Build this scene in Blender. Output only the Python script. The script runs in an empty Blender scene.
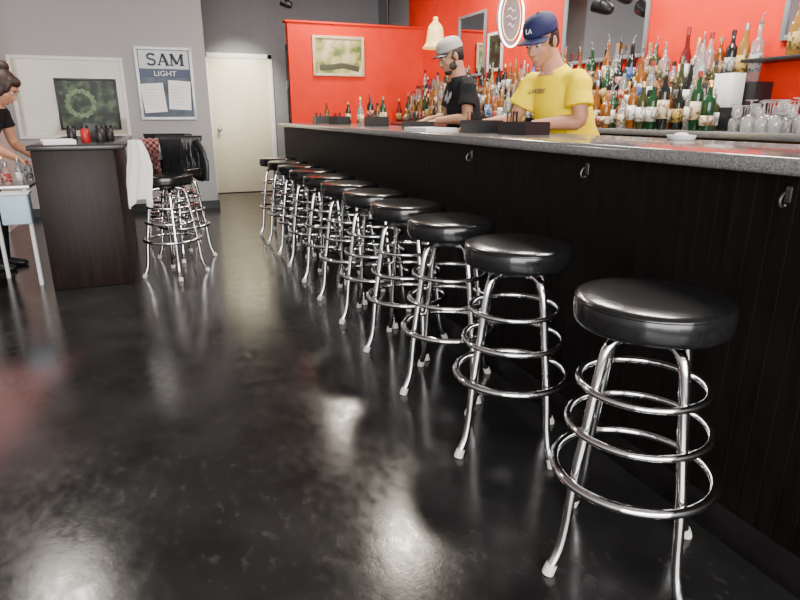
import bpy, bmesh, math, random
from mathutils import Vector, Matrix
random.seed(7)
C=bpy.context.scene.collection
V=Vector
# ---------------------------------------------------------------- materials
def nm(name):
    m=bpy.data.materials.new(name); m.use_nodes=True
    nt=m.node_tree; b=nt.nodes["Principled BSDF"]
    return m,nt,b
def mat(name,col,rough=.5,metal=0.,var=.12,scale=12.,bump=0.,trans=0.,emit=None,estr=0.,coat=0.,ior=1.45,spec=.5,dark=None,coord="Object"):
    m,nt,b=nm(name)
    tc=nt.nodes.new("ShaderNodeTexCoord"); n=nt.nodes.new("ShaderNodeTexNoise")
    n.inputs["Scale"].default_value=scale; n.inputs["Detail"].default_value=4
    nt.links.new(tc.outputs[coord],n.inputs["Vector"])
    r=nt.nodes.new("ShaderNodeValToRGB")
    r.color_ramp.elements[0].position=.3; r.color_ramp.elements[1].position=.7
    r.color_ramp.elements[0].color=tuple(c*(1-var) for c in col)+(1,)
    r.color_ramp.elements[1].color=tuple(min(1,c*(1+var)) for c in col)+(1,)
    if dark:
        r.color_ramp.elements[0].position=.42; r.color_ramp.elements[1].position=.5
        r.color_ramp.elements[0].color=tuple(dark)+(1,)
    nt.links.new(n.outputs["Fac"],r.inputs["Fac"]); nt.links.new(r.outputs["Color"],b.inputs["Base Color"])
    b.inputs["Roughness"].default_value=rough; b.inputs["Metallic"].default_value=metal
    b.inputs["Transmission Weight"].default_value=trans; b.inputs["IOR"].default_value=ior
    b.inputs["Coat Weight"].default_value=coat; b.inputs["Specular IOR Level"].default_value=spec
    if emit: b.inputs["Emission Color"].default_value=tuple(emit)+(1,); b.inputs["Emission Strength"].default_value=estr
    if bump>0:
        bp=nt.nodes.new("ShaderNodeBump"); bp.inputs["Strength"].default_value=bump; bp.inputs["Distance"].default_value=.01
        nt.links.new(n.outputs["Fac"],bp.inputs["Height"]); nt.links.new(bp.outputs["Normal"],b.inputs["Normal"])
    return m
M={}
M['gray']=mat("gray_wall_paint",(.38,.38,.39),.6,bump=.12,scale=40,var=.04)
M['dgray']=mat("dark_gray_paint",(.22,.225,.242),.6,var=.05)
M['pink']=mat("pale_wall_paint",(.78,.60,.60),.6,var=.04)
M['red']=mat("red_wall_paint",(.74,.026,.005),.6,var=.05,scale=6,bump=.05,spec=.2)
M['ceil']=mat("ceiling_paint",(.24,.235,.23),.8,var=.1)
M['vinyl']=mat("black_vinyl",(.008,.008,.009),.20,var=.3,scale=60,bump=.05,coat=.2)
M['chrome']=mat("chrome",(.84,.84,.85),.09,1.,var=.05,scale=8)
M['steel']=mat("brushed_steel",(.5,.5,.52),.35,1.)
M['tip']=mat("pale_rubber",(.62,.60,.56),.6)
M['black']=mat("black_plastic",(.015,.015,.017),.4)
M['blackm']=mat("black_metal",(.02,.02,.022),.35,.5)
M['white']=mat("white_paint",(.80,.80,.78),.5,var=.04)
M['paper']=mat("white_paper",(.92,.92,.91),.7,var=.02)
M['cream']=mat("cream_door_paint",(.80,.74,.56),.28,var=.03)
M['mirror']=mat("mirror_glass",(.62,.64,.67),.03,1.,var=.02)
M['skin']=mat("skin",(.46,.225,.135),.5,var=.08,scale=30)
M['skin2']=mat("tan_skin",(.32,.165,.10),.5,var=.08,scale=30)
M['hair']=mat("black_hair",(.012,.009,.008),.5,var=.5,scale=120,bump=.4)
M['bhair']=mat("dark_reddish_brown_hair",(.028,.012,.008),.5,var=.5,scale=120,bump=.4)
M['lips']=mat("lip_skin",(.38,.13,.10),.5)
M['eye']=mat("eye_white",(.8,.78,.75),.2,var=.02)
M['iris']=mat("dark_iris",(.02,.012,.01),.1)
M['yellow']=mat("yellow_cotton",(1.0,.74,.0),.95,var=.03,scale=9,bump=.4,spec=.05)
M['blk_cot']=mat("black_cotton",(.008,.008,.010),.9,var=.25,scale=14,bump=.3,spec=.3)
M['denim']=mat("dark_denim",(.03,.04,.07),.85,var=.2,scale=60)
M['navy']=mat("navy_cap_cloth",(.008,.012,.065),.75)
M['gcap']=mat("gray_cap_cloth",(.34,.34,.31),.8)
M['gold']=mat("gold_foil",(.8,.5,.12),.3,.8)
M['blue']=mat("pale_blue_plastic",(.42,.62,.74),.4)
def granite():
    m,nt,b=nm("speckled_granite")
    tc=nt.nodes.new("ShaderNodeTexCoord"); v=nt.nodes.new("ShaderNodeTexVoronoi"); v.inputs["Scale"].default_value=330
    n=nt.nodes.new("ShaderNodeTexNoise"); n.inputs["Scale"].default_value=120; n.inputs["Detail"].default_value=6
    nt.links.new(tc.outputs["Object"],v.inputs["Vector"]); nt.links.new(tc.outputs["Object"],n.inputs["Vector"])
    mx=nt.nodes.new("ShaderNodeMix"); mx.data_type='RGBA'; mx.inputs[0].default_value=.5
    nt.links.new(v.outputs["Color"],mx.inputs[6]); nt.links.new(n.outputs["Color"],mx.inputs[7])
    bw=nt.nodes.new("ShaderNodeRGBToBW"); nt.links.new(mx.outputs[2],bw.inputs[0])
    r=nt.nodes.new("ShaderNodeValToRGB"); e=r.color_ramp.elements
    e[0].position=.25; e[0].color=(.06,.06,.065,1); e[1].position=.75; e[1].color=(.23,.225,.22,1)
    nt.links.new(bw.outputs[0],r.inputs[0]); nt.links.new(r.outputs[0],b.inputs["Base Color"])
    b.inputs["Roughness"].default_value=.15
    return m
M['granite']=granite()
def wood(name="dark_stained_wood",c0=(.004,.003,.003,1),c1=(.020,.013,.011,1),ro=.4,sp=.5):
    m,nt,b=nm(name)
    tc=nt.nodes.new("ShaderNodeTexCoord"); mp=nt.nodes.new("ShaderNodeMapping"); mp.inputs["Scale"].default_value=(14,14,1.2)
    n=nt.nodes.new("ShaderNodeTexNoise"); n.inputs["Scale"].default_value=3; n.inputs["Detail"].default_value=8
    nt.links.new(tc.outputs["Object"],mp.inputs[0]); nt.links.new(mp.outputs[0],n.inputs["Vector"])
    r=nt.nodes.new("ShaderNodeValToRGB"); e=r.color_ramp.elements
    e[0].position=.3; e[0].color=c0; e[1].position=.72; e[1].color=c1
    nt.links.new(n.outputs["Fac"],r.inputs[0]); nt.links.new(r.outputs[0],b.inputs["Base Color"])
    b.inputs["Roughness"].default_value=ro; b.inputs["Specular IOR Level"].default_value=sp
    return m
M['wood']=wood()
M['island']=wood("dark_brown_island_wood",(.005,.003,.0022,1),(.020,.010,.008,1),.45,.22)
M['barwood']=wood("near_black_bar_wood",(.0018,.0014,.0013,1),(.0062,.0040,.0034,1),.5,.12)
def floor_mat():
    m,nt,b=nm("glossy_black_painted_concrete"); N=nt.nodes.new; L=nt.links.new
    tc=N("ShaderNodeTexCoord")
    def noise(s,d=5,sc=None,rz=.5):
        n=N("ShaderNodeTexNoise"); n.inputs["Scale"].default_value=s; n.inputs["Detail"].default_value=d
        if sc:
            mp=N("ShaderNodeMapping"); mp.inputs["Scale"].default_value=sc; mp.inputs["Rotation"].default_value=(0,0,rz)
            L(tc.outputs["Object"],mp.inputs[0]); L(mp.outputs[0],n.inputs["Vector"])
        else: L(tc.outputs["Object"],n.inputs["Vector"])
        return n
    def ramp(src,a,bb,c0=(0,0,0,1),c1=(1,1,1,1)):
        r=N("ShaderNodeValToRGB"); e=r.color_ramp.elements; e[0].position=a;e[0].color=c0;e[1].position=bb;e[1].color=c1; L(src,r.inputs[0]); return r.outputs[0]
    def mth(op,a,bb,c=None):
        x=N("ShaderNodeMath"); x.operation=op
        for i,v in enumerate((a,bb,c)):
            if v is None: continue
            if isinstance(v,(int,float)): x.inputs[i].default_value=v
            else: L(v,x.inputs[i])
        return x.outputs[0]
    big=noise(.9,6).outputs["Fac"]; mid=noise(3.6,9).outputs["Fac"]; fine=noise(80,3).outputs["Fac"]
    scr=noise(26,12,(1,.6,1),.6).outputs["Fac"]
    base=ramp(mid,.3,.75,(.010,.0096,.0098,1),(.024,.0232,.0236,1))
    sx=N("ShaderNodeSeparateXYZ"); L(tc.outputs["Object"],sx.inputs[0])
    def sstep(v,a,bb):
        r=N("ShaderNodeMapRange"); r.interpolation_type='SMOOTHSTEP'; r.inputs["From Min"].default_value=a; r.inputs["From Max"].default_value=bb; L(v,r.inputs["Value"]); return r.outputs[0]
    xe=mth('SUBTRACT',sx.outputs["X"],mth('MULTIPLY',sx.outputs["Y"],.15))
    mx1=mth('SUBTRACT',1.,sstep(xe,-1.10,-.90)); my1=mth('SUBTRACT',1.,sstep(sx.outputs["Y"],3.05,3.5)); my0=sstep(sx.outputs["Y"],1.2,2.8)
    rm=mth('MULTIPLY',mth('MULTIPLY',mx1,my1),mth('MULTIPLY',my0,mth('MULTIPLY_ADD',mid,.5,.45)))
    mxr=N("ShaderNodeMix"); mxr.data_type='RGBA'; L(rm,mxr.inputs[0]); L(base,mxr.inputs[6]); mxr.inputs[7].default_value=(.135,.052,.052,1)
    k=mth('MULTIPLY',mth('MULTIPLY',ramp(scr,.58,.72),ramp(big,.40,.62)),.18)
    mx=N("ShaderNodeMix"); mx.data_type='RGBA'; L(k,mx.inputs[0]); L(mxr.outputs[2],mx.inputs[6]); mx.inputs[7].default_value=(.15,.145,.14,1)
    L(mx.outputs[2],b.inputs["Base Color"])
    mr=N("ShaderNodeMapRange"); mr.inputs["From Min"].default_value=.32; mr.inputs["From Max"].default_value=.68
    mr.inputs["To Min"].default_value=.13; mr.inputs["To Max"].default_value=.25
    L(mth('MULTIPLY_ADD',scr,.6,mth('MULTIPLY',mid,.4)),mr.inputs[0]); L(mr.outputs[0],b.inputs["Roughness"])
    bp=N("ShaderNodeBump"); bp.inputs["Strength"].default_value=.14; bp.inputs["Distance"].default_value=.01
    h=mth('MULTIPLY_ADD',fine,.10,mth('MULTIPLY_ADD',scr,.20,mth('MULTIPLY',mid,.50)))
    L(h,bp.inputs["Height"]); L(bp.outputs[0],b.inputs["Normal"])
    b.inputs["Specular IOR Level"].default_value=.48
    return m
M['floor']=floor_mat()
def plaid():
    m,nt,b=nm("red_plaid_cloth"); L=nt.links.new
    tc=nt.nodes.new("ShaderNodeTexCoord"); c=nt.nodes.new("ShaderNodeTexChecker"); c.inputs["Scale"].default_value=44
    c.inputs["Color1"].default_value=(.12,.008,.008,1); c.inputs["Color2"].default_value=(.24,.16,.15,1)
    L(tc.outputs["Object"],c.inputs["Vector"]); L(c.outputs[0],b.inputs["Base Color"]); b.inputs["Roughness"].default_value=.9
    return m
M['plaid']=plaid()
def foliage(name,c1,c2,c3,scale=7,ro=.16,sp=.5):
    m,nt,b=nm(name); L=nt.links.new
    tc=nt.nodes.new("ShaderNodeTexCoord"); n=nt.nodes.new("ShaderNodeTexNoise"); n.inputs["Scale"].default_value=scale; n.inputs["Detail"].default_value=5
    L(tc.outputs["Object"],n.inputs["Vector"]); r=nt.nodes.new("ShaderNodeValToRGB"); e=r.color_ramp.elements
    e[0].position=.38; e[0].color=c1+(1,); e[1].position=.62; e[1].color=c3+(1,); k=e.new(.5); k.color=c2+(1,)
    L(n.outputs["Fac"],r.inputs[0]); L(r.outputs[0],b.inputs["Base Color"]); b.inputs["Roughness"].default_value=ro; b.inputs["Specular IOR Level"].default_value=sp
    return m
M['foliage']=foliage("dark_foliage_print",(.010,.012,.013),(.025,.04,.025),(.09,.14,.08),9,.35,.2)
M['scenic']=foliage("landscape_print",(.10,.16,.05),(.45,.42,.15),(.65,.62,.45),5)
# ---------------------------------------------------------------- mesh helpers
def box(bm,a,b,bev=0.,seg=2):
    x0,y0,z0=a; x1,y1,z1=b
    vs=[bm.verts.new(p) for p in [(x0,y0,z0),(x1,y0,z0),(x1,y1,z0),(x0,y1,z0),(x0,y0,z1),(x1,y0,z1),(x1,y1,z1),(x0,y1,z1)]]
    fs=[bm.faces.new([vs[i] for i in f]) for f in [(3,2,1,0),(4,5,6,7),(0,1,5,4),(1,2,6,5),(2,3,7,6),(3,0,4,7)]]
    if bev>0:
        es=list({e for f in fs for e in f.edges})
        bmesh.ops.bevel(bm,geom=es,offset=bev,segments=seg,affect='EDGES',profile=.5)
def lathe(bm,prof,seg=32,c=(0,0,0),axis=None):
    rings=[]
    mt=Matrix.Translation(c) @ (axis if axis else Matrix.Identity(4))
    for r,z in prof:
        if r<1e-5: rings.append([bm.verts.new(mt@V((0,0,z)))])
        else: rings.append([bm.verts.new(mt@V((r*math.cos(2*math.pi*i/seg),r*math.sin(2*math.pi*i/seg),z))) for i in range(seg)])
    for A,B in zip(rings,rings[1:]):
        if len(A)==1 and len(B)==1: continue
        for i in range(seg):
            j=(i+1)%seg
            if len(A)==1: bm.faces.new([A[0],B[j],B[i]])
            elif len(B)==1: bm.faces.new([A[i],A[j],B[0]])
            else: bm.faces.new([A[i],A[j],B[j],B[i]])
def tube(bm,pts,ra,rb=None,ref=None,seg=12,closed=False,cap=True):
    pts=[V(p) for p in pts]; n=len(pts)
    if not hasattr(ra,'__len__'): ra=[ra]*n
    if rb is None: rb=ra
    if not hasattr(rb,'__len__'): rb=[rb]*n
    rings=[]; side=None
    for i in range(n):
        if closed: t=(pts[(i+1)%n]-pts[i-1]).normalized()
        else: t=(pts[min(i+1,n-1)]-pts[max(i-1,0)]).normalized()
        r=V(ref) if ref is not None else (side if side is not None else (V((0,0,1)) if abs(t.z)<.9 else V((1,0,0))))
        s=(r-t*r.dot(t)).normalized(); side=s; u=t.cross(s)
        rings.append([bm.verts.new(pts[i]+s*(ra[i]*math.cos(2*math.pi*k/seg))+u*(rb[i]*math.sin(2*math.pi*k/seg))) for k in range(seg)])
    m=n if closed else n-1
    for i in range(m):
        A=rings[i];B=rings[(i+1)%n]
        for k in range(seg):
            j=(k+1)%seg; bm.faces.new([A[k],A[j],B[j],B[k]])
    if not closed and cap:
        bm.faces.new(list(reversed(rings[0]))); bm.faces.new(rings[-1])
def smooth_path(pts,sub=6):
    pts=[V(p) for p in pts]; out=[]
    P=[pts[0]*2-pts[1]]+pts+[pts[-1]*2-pts[-2]]
    for i in range(1,len(P)-2):
        p0,p1,p2,p3=P[i-1:i+3]
        for s in range(sub):
            t=s/sub
            out.append(.5*((2*p1)+(p2-p0)*t+(2*p0-5*p1+4*p2-p3)*t*t+(3*p1-p0-3*p2+p3)*t**3))
    out.append(pts[-1]); return out
def circle(r,z,n=48,c=(0,0)): return [(c[0]+r*math.cos(2*math.pi*i/n),c[1]+r*math.sin(2*math.pi*i/n),z) for i in range(n)]
def ell(bm,c,r,rot=None,seg=20):
    mt=Matrix.Translation(c)@(rot if rot else Matrix.Identity(4))@Matrix.Diagonal((r[0],r[1],r[2],1))
    bmesh.ops.create_uvsphere(bm,u_segments=seg,v_segments=seg//2+2,radius=1,matrix=mt)
def obj(name,bm,m=None,parent=None,loc=(0,0,0),rot=(0,0,0),smooth=True,**p):
    if isinstance(bm,bpy.types.Mesh): me=bm
    else:
        me=bpy.data.meshes.new(name)
        bmesh.ops.recalc_face_normals(bm,faces=bm.faces); bm.to_mesh(me); bm.free()
        if smooth:
            me.polygons.foreach_set("use_smooth",[True]*len(me.polygons))
            try: me.set_sharp_from_angle(angle=math.radians(40))
            except Exception: pass
    if m and not me.materials: me.materials.append(m)
    o=bpy.data.objects.new(name,me); C.objects.link(o); o.location=loc; o.rotation_euler=rot
    if parent: o.parent=parent
    for k,v in p.items(): o[k]=v
    return o
def empty(name,loc,label,category,rot=(0,0,0),group=None):
    o=bpy.data.objects.new(name,None); o.empty_display_size=.1; C.objects.link(o); o.location=loc; o.rotation_euler=rot
    o["label"]=label; o["category"]=category
    if group: o["group"]=group
    return o
def B(a,b,bev=0.):
    bm=bmesh.new(); box(bm,a,b,bev); return bm
def copy_tree(src,loc=None,rotz=None,parent=None,label=None):
    o=src.copy(); C.objects.link(o)
    if parent: o.parent=parent
    if loc is not None: o.location=loc
    if rotz is not None: o.rotation_euler=(0,0,rotz)
    if label: o["label"]=label
    for ch in src.children: copy_tree(ch,parent=o)
    return o
def remesh(o,vox,it=4):
    md=o.modifiers.new("r",'REMESH'); md.mode='VOXEL'; md.voxel_size=vox
    s=o.modifiers.new("s",'SMOOTH'); s.factor=.5; s.iterations=it
    dg=bpy.context.evaluated_depsgraph_get(); me=bpy.data.meshes.new_from_object(o.evaluated_get(dg))
    o.modifiers.clear(); o.data=me
    me.polygons.foreach_set("use_smooth",[True]*len(me.polygons))
def text(name,s,size,m,loc,rot,parent,ext=.001,align='CENTER',sx=1.):
    cu=bpy.data.curves.new(name,'FONT'); cu.body=s; cu.size=size; cu.extrude=ext; cu.align_x=align; cu.align_y='CENTER'
    o=bpy.data.objects.new(name,cu); C.objects.link(o)
    dg=bpy.context.evaluated_depsgraph_get(); me=bpy.data.meshes.new_from_object(o.evaluated_get(dg))
    bpy.data.objects.remove(o); me.materials.clear(); me.materials.append(m)
    for v in me.vertices: v.co.x*=sx
    o=bpy.data.objects.new(name,me); C.objects.link(o); o.location=loc; o.rotation_euler=rot; o.parent=parent
    return o
def serif(letter,h,w,t,m,parent,x,y,z):
    """slab-serif capital built from strokes; x,z = lower-left corner"""
    bm=bmesh.new(); d0,d1=y-.002,y+.001
    def stroke(p,q,th):
        (x0,z0),(x1,z1)=p,q; dx,dz=x1-x0,z1-z0; L=math.hypot(dx,dz); nx,nz=-dz/L*th/2,dx/L*th/2
        c=[(x0+nx,z0+nz),(x1+nx,z1+nz),(x1-nx,z1-nz),(x0-nx,z0-nz)]
        a=[bm.verts.new((x+cx,d0,z+cz)) for cx,cz in c]; b=[bm.verts.new((x+cx,d1,z+cz)) for cx,cz in c]
        bm.faces.new(a); bm.faces.new(b[::-1])
        for i in range(4): j=(i+1)%4; bm.faces.new([a[i],b[i],b[j],a[j]])
    th=t*.5; s=t*.35
    if letter=='S':
        pts=[]
        for k in range(25):
            a=math.radians(30+k*10)  # upper bowl then lower bowl
            pts.append((w*.5+w*.38*math.cos(a),h*.74+h*.22*math.sin(a)))
        for k in range(25):
            a=math.radians(90-k*10)
            pts.append((w*.5+w*.40*math.cos(a),h*.27+h*.24*math.sin(a)))
        up=[p for p in pts[:25]]; lo_=[p for p in pts[25:]]
        for P in (up,lo_):
            for p,q in zip(P,P[1:]): stroke(p,q,t*.7)
        stroke(up[-1],lo_[0],t*.8) if math.dist(up[-1],lo_[0])>1e-4 else None
        stroke((w*.84,h*.78),(w*.84,h*.99),s); stroke((w*.14,h*.02),(w*.14,h*.22),s)
    if letter=='A':
        stroke((w*.16,0),(w*.5,h),th); stroke((w*.84,0),(w*.5,h),t); stroke((w*.28,h*.33),(w*.72,h*.33),s)
        stroke((w*.02,s/2),(w*.32,s/2),s); stroke((w*.66,s/2),(w*1.0,s/2),s)
    if letter=='M':
        stroke((w*.14,0),(w*.14,h),th); stroke((w*.86,0),(w*.86,h),t); stroke((w*.14,h),(w*.5,h*.12),t); stroke((w*.86,h),(w*.5,h*.12),th)
        stroke((0,s/2),(w*.30,s/2),s); stroke((w*.68,s/2),(w*1.04,s/2),s); stroke((0,h-s/2),(w*.2,h-s/2),s); stroke((w*.80,h-s/2),(w*1.02,h-s/2),s)
    return obj("poster_lettering",bm,m,parent=parent,smooth=False)
S=dict(kind="structure")
# ---------------------------------------------------------------- room shell
HZ=3.0
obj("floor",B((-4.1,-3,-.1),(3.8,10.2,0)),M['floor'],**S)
obj("ceiling",B((-4.1,-3,HZ),(3.8,10.2,HZ+.1)),M['ceil'],**S)
obj("wall_back",B((.72,10.0,0),(3.8,10.2,HZ)),M['dgray'],**S)
obj("wall_back_left",B((-1.52,8.4,0),(.72,10.2,HZ)),M['gray'],**S)
obj("wall_left_return",B((-4.1,7.4,0),(-1.52,8.4,HZ)),M['pink'],**S)
obj("wall_left",B((-4.1,-3,0),(-4.0,7.4,HZ)),M['gray'],**S)
obj("wall_right",B((3.6,-3,0),(3.8,8.7,HZ)),M['red'],**S)
obj("wall_right_rear",B((3.6,8.7,0),(3.8,10.0,HZ)),M['dgray'],**S)
obj("wall_partition",B((1.73,8.2,0),(3.6,8.32,2.31)),M['red'],**S)
obj("trim_1",B((1.70,8.18,2.31),(3.6,8.34,2.335),.004),M['red'],**S)
obj("baseboard_back",B((1.83,9.98,0),(3.6,10.0,.1)),M['black'],**S)
obj("baseboard_left",B((-1.52,8.38,0),(.74,8.4,.1)),M['black'],**S)
# door
d=obj("door_1",B((.87,9.94,.01),(1.76,9.985,2.0),.004),M['cream'],**S)
bm=bmesh.new(); box(bm,(.80,9.93,0),(.87,10.0,2.07),.004); box(bm,(1.76,9.93,0),(1.83,10.0,2.07),.004); box(bm,(.80,9.93,2.0),(1.83,10.0,2.07),.004)
obj("door_frame",bm,M['white'],parent=d)
bm=bmesh.new(); lathe(bm,[(0,.0),(.03,.0),(.03,.012),(.012,.016),(.012,.04),(.028,.05),(.03,.065),(.018,.078),(0,.08)],20,axis=Matrix.Rotation(math.radians(90),4,'X'))
obj("door_knob",bm,M['steel'],parent=d,loc=(.97,9.94,.98))
w=obj("window_1",B((-1.40,8.385,.96),(-.28,8.398,1.80)),mat("gray_window_pane",(.50,.48,.41),.08,var=.16,scale=2,spec=.35),**S)
bm=bmesh.new()
for a,b in [((-1.44,8.37,.92),(-1.40,8.4,1.84)),((-.28,8.37,.92),(-.24,8.4,1.84)),((-1.40,8.37,1.80),(-.28,8.4,1.84)),((-1.40,8.37,.92),(-.28,8.4,.96))]: box(bm,a,b,.005)
obj("window_frame",bm,M['white'],parent=w)
def picture(name,x0,x1,z0,z1,y,fw,mf,mp,label,cat):
    e=empty(name,((x0+x1)/2,y,z0),label,cat)
    hw=(x1-x0)/2;h=z1-z0
    bm=bmesh.new()
    for a,b in [((-hw,-.025,0),(-hw+fw,0,h)),((hw-fw,-.025,0),(hw,0,h)),((-hw+fw,-.025,0),(hw-fw,0,fw)),((-hw+fw,-.025,h-fw),(hw-fw,0,h))]: box(bm,a,b,.003)
    obj("picture_frame",bm,mf,parent=e)
    obj("picture_print",B((-hw+fw,-.012,fw),(hw-fw,-.002,h-fw)),mp,parent=e)
    return e
p=picture("framed_picture",-1.00,-.34,1.02,1.60,8.383,.025,M['black'],M['foliage'],"dark glossy framed picture of a round wreath and greenery","picture")
wr=mat("wreath_print",(.20,.28,.17),.5,var=.5,scale=40,spec=.2)
bm=bmesh.new(); n=40; vo=[];vi=[]
for i in range(n):
    a=6.2832*i/n; ro=.165+.012*math.sin(i*2.4); ri=.115+.010*math.sin(i*3.1)
    vo.append(bm.verts.new((-.08+ro*math.cos(a),-.0135,.30+ro*math.sin(a)))); vi.append(bm.verts.new((-.08+ri*math.cos(a),-.0135,.30+ri*math.sin(a))))
for i in range(n): j=(i+1)%n; bm.faces.new([vo[i],vo[j],vi[j],vi[i]])
obj("picture_detail",bm,wr,parent=p)
p=picture("framed_picture",2.04,2.74,1.68,2.17,8.198,.035,mat("pale_wood_frame",(.62,.5,.32),.4),M['scenic'],"pale wood framed landscape photo hung on the red partition","picture")
bm=bmesh.new(); tube(bm,smooth_path([(-.26,-.0135,.10),(-.1,-.0135,.11),(.05,-.0135,.13),(.18,-.0135,.11),(.28,-.0135,.09)],4),.035,.001,ref=(0,0,1),seg=8); obj("picture_detail",bm,mat("dark_olive_print",(.05,.06,.03),.4),parent=p)
# poster
e=empty("beer_poster",(.227,8.398,1.13),"framed dark blue poster with lettering and two paper notices","poster")
bm=bmesh.new()
for a,b in [((-.33,-.035,0),(-.295,0,.85)),((.295,-.035,0),(.33,0,.85)),((-.295,-.035,0),(.295,0,.035)),((-.295,-.035,.815),(.295,0,.85))]: box(bm,a,b,.006)
obj("poster_frame",bm,mat("silver_frame",(.68,.70,.73),.4,.2),parent=e)
obj("poster_sheet",B((-.295,-.015,.035),(.295,-.004,.815)),mat("gray_blue_print",(.07,.10,.14),.4,var=.6,scale=4,spec=.3),parent=e)
obj("poster_band",B((-.285,-.018,.60),(.285,-.0155,.81)),mat("pale_gray_print",(.60,.67,.71),.5,var=.04),parent=e)
obj("poster_band",B((-.285,-.018,.50),(.285,-.0155,.585)),mat("blue_print",(.012,.03,.10),.4,var=.1),parent=e)
dk=mat("dark_ink",(.012,.02,.04),.5)
serif('S',.135,.11,.034,dk,e,-.20,-.020,.637); serif('A',.135,.15,.034,dk,e,-.085,-.020,.637); serif('M',.135,.165,.034,dk,e,.065,-.020,.637)
text("poster_lettering","LIGHT",.082,M['paper'],(.0,-.02,.542),(math.pi/2,0,0),e,sx=1.15)
ink=mat("faded_ink",(.45,.45,.45),.7)
for px,zz,rr,yo in ((-.27,.10,-4,0),(.0,.13,3,-.004)):
    n_=obj("paper_notice",B((px,-.024+yo,zz),(px+.26,-.0205+yo,zz+.34)),M['paper'],parent=e,rot=(0,math.radians(rr),0))
    bm=bmesh.new()
    for k in range(7): box(bm,(px+.04,-.0250+yo,zz+.06+k*.034),(px+.20-.02*(k%3),-.0238+yo,zz+.064+k*.034))
    obj("notice_print",bm,ink,parent=n_,kind="stuff")
# ---------------------------------------------------------------- mirrors on right wall
def wmirror(y0,y1,z0,z1):
    e=empty("wall_mirror",(3.598,(y0+y1)/2,z0),"tall wall mirror in a slim dark frame on red wall","mirror")
    h=z1-z0; w=(y1-y0)/2
    obj("mirror_pane",B((-.012,-w+.03,.03),(-.002,w-.03,h-.03)),M['mirror'],parent=e)
    bm=bmesh.new()
    for a,b in [((-.025,-w,0),(0,-w+.03,h)),((-.025,w-.03,0),(0,w,h)),((-.025,-w+.03,0),(0,w-.03,.03)),((-.025,-w+.03,h-.03),(0,w-.03,h))]: box(bm,a,b,.003)
    obj("mirror_frame",bm,M['dgray'],parent=e)
wmirror(6.42,7.08,1.62,2.31); wmirror(3.92,4.98,1.62,2.75); wmirror(1.5,2.80,1.62,2.6)
e=empty("framed_picture",(3.598,6.2,1.65),"small white framed print on the red wall beside a mirror","picture")
bm=bmesh.new()
for a,b in [((-.02,-.16,0),(0,-.13,.4)),((-.02,.13,0),(0,.16,.4)),((-.02,-.13,0),(0,.13,.03)),((-.02,-.13,.37),(0,.13,.4))]: box(bm,a,b,.002)
obj("picture_frame",bm,M['white'],parent=e); obj("picture_print",B((-.01,-.13,.03),(-.002,.13,.37)),M['foliage'],parent=e)
# ---------------------------------------------------------------- bar
Y0,Y1=-1.6,7.25
e=empty("bar_counter",(1.43,0,0),"long near-black bar front of vertical beadboard under granite","bar")
bm=bmesh.new()
n=int((Y1-Y0)/.055); prof=[]
for i in range(n):
    y=Y0+i*(Y1-Y0)/n; s=(Y1-Y0)/n
    prof+=[(.0011,y),(.0,y+.003),(.0,y+s-.003)]
prof.append((.0011,Y1))
lo=[bm.verts.new((x,y,.11)) for x,y in prof]; hi=[bm.verts.new((x,y,1.058)) for x,y in prof]
for i in range(len(prof)-1): bm.faces.new([lo[i],lo[i+1],hi[i+1],hi[i]])
obj("front_panel",bm,M['barwood'],parent=e,smooth=False)
obj("body",B((.005,Y0,0),(.58,Y1,1.058)),M['barwood'],parent=e)
obj("kick_board",B((-.008,Y0,0),(.003,Y1,.11),.003),mat("worn_black_kickboard",(.005,.0045,.0045),.45,var=.4,spec=.25),parent=e)
def hook_mesh():
    bm=bmesh.new(); box(bm,(-.005,-.008,-.020),(0,.008,.020),.002)
    tube(bm,smooth_path([(-.004,0,.008),(-.020,0,.004),(-.030,0,-.013),(-.023,0,-.028),(-.010,0,-.026)]),.0034,seg=8)
    ell(bm,(-.010,0,-.026),(.005,.005,.005),seg=10); return bm
dsteel=mat("tarnished_steel",(.13,.125,.12),.45,1.)
h=obj("coat_hook",hook_mesh(),dsteel,parent=e,loc=(-.0,1.02,1.012),label="small tarnished steel coat hook")
for y in (1.78,2.65):
    o=h.copy(); C.objects.link(o); o.location=(-.0,y,1.012)
bm=bmesh.new(); box(bm,(1.375,Y0,1.06),(2.02,Y1+.04,1.103),.016,4)
obj("countertop",bm,M['granite'],label="long polished gray speckled granite bar top, rounded edge",category="countertop")
# ---------------------------------------------------------------- back bar
e=empty("back_bar_cabinet",(3.15,0,0),"dark back bar cabinet with doors along the red wall","cabinet")
obj("body",B((.02,1.4,0),(.445,8.18,1.058)),M['wood'],parent=e)
for k in range(8):
    y=1.42+k*.84
    o=obj("cabinet_door",B((0,y+.02,.1),(.02,y+.80,1.02),.004),M['wood'],parent=e)
    bm=bmesh.new(); tube(bm,smooth_path([(0,y+.1,.62),(-.03,y+.1,.63),(-.03,y+.1,.75),(0,y+.1,.76)]),.005,seg=8)
    obj("handle",bm,M['steel'],parent=o)
obj("countertop",B((3.11,1.4,1.06),(3.597,8.18,1.10),.008),M['granite'],label="gray granite top of the back bar under liquor bottles",category="countertop")
obj("bottle_riser",B((3.30,2.8,1.10),(3.445,8.15,1.24),.003),M['black'],label="low black riser step for bottles on the back bar",category="shelf")
obj("bottle_riser",B((3.447,2.8,1.10),(3.595,8.15,1.39),.003),M['black'],label="tall black riser step for bottles against the red wall",category="shelf")
e=obj("wall_shelf",B((3.40,1.9,1.50),(3.598,2.9,1.52),.003),M['black'],label="narrow dark shelf in front of the mirror",category="shelf")
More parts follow.
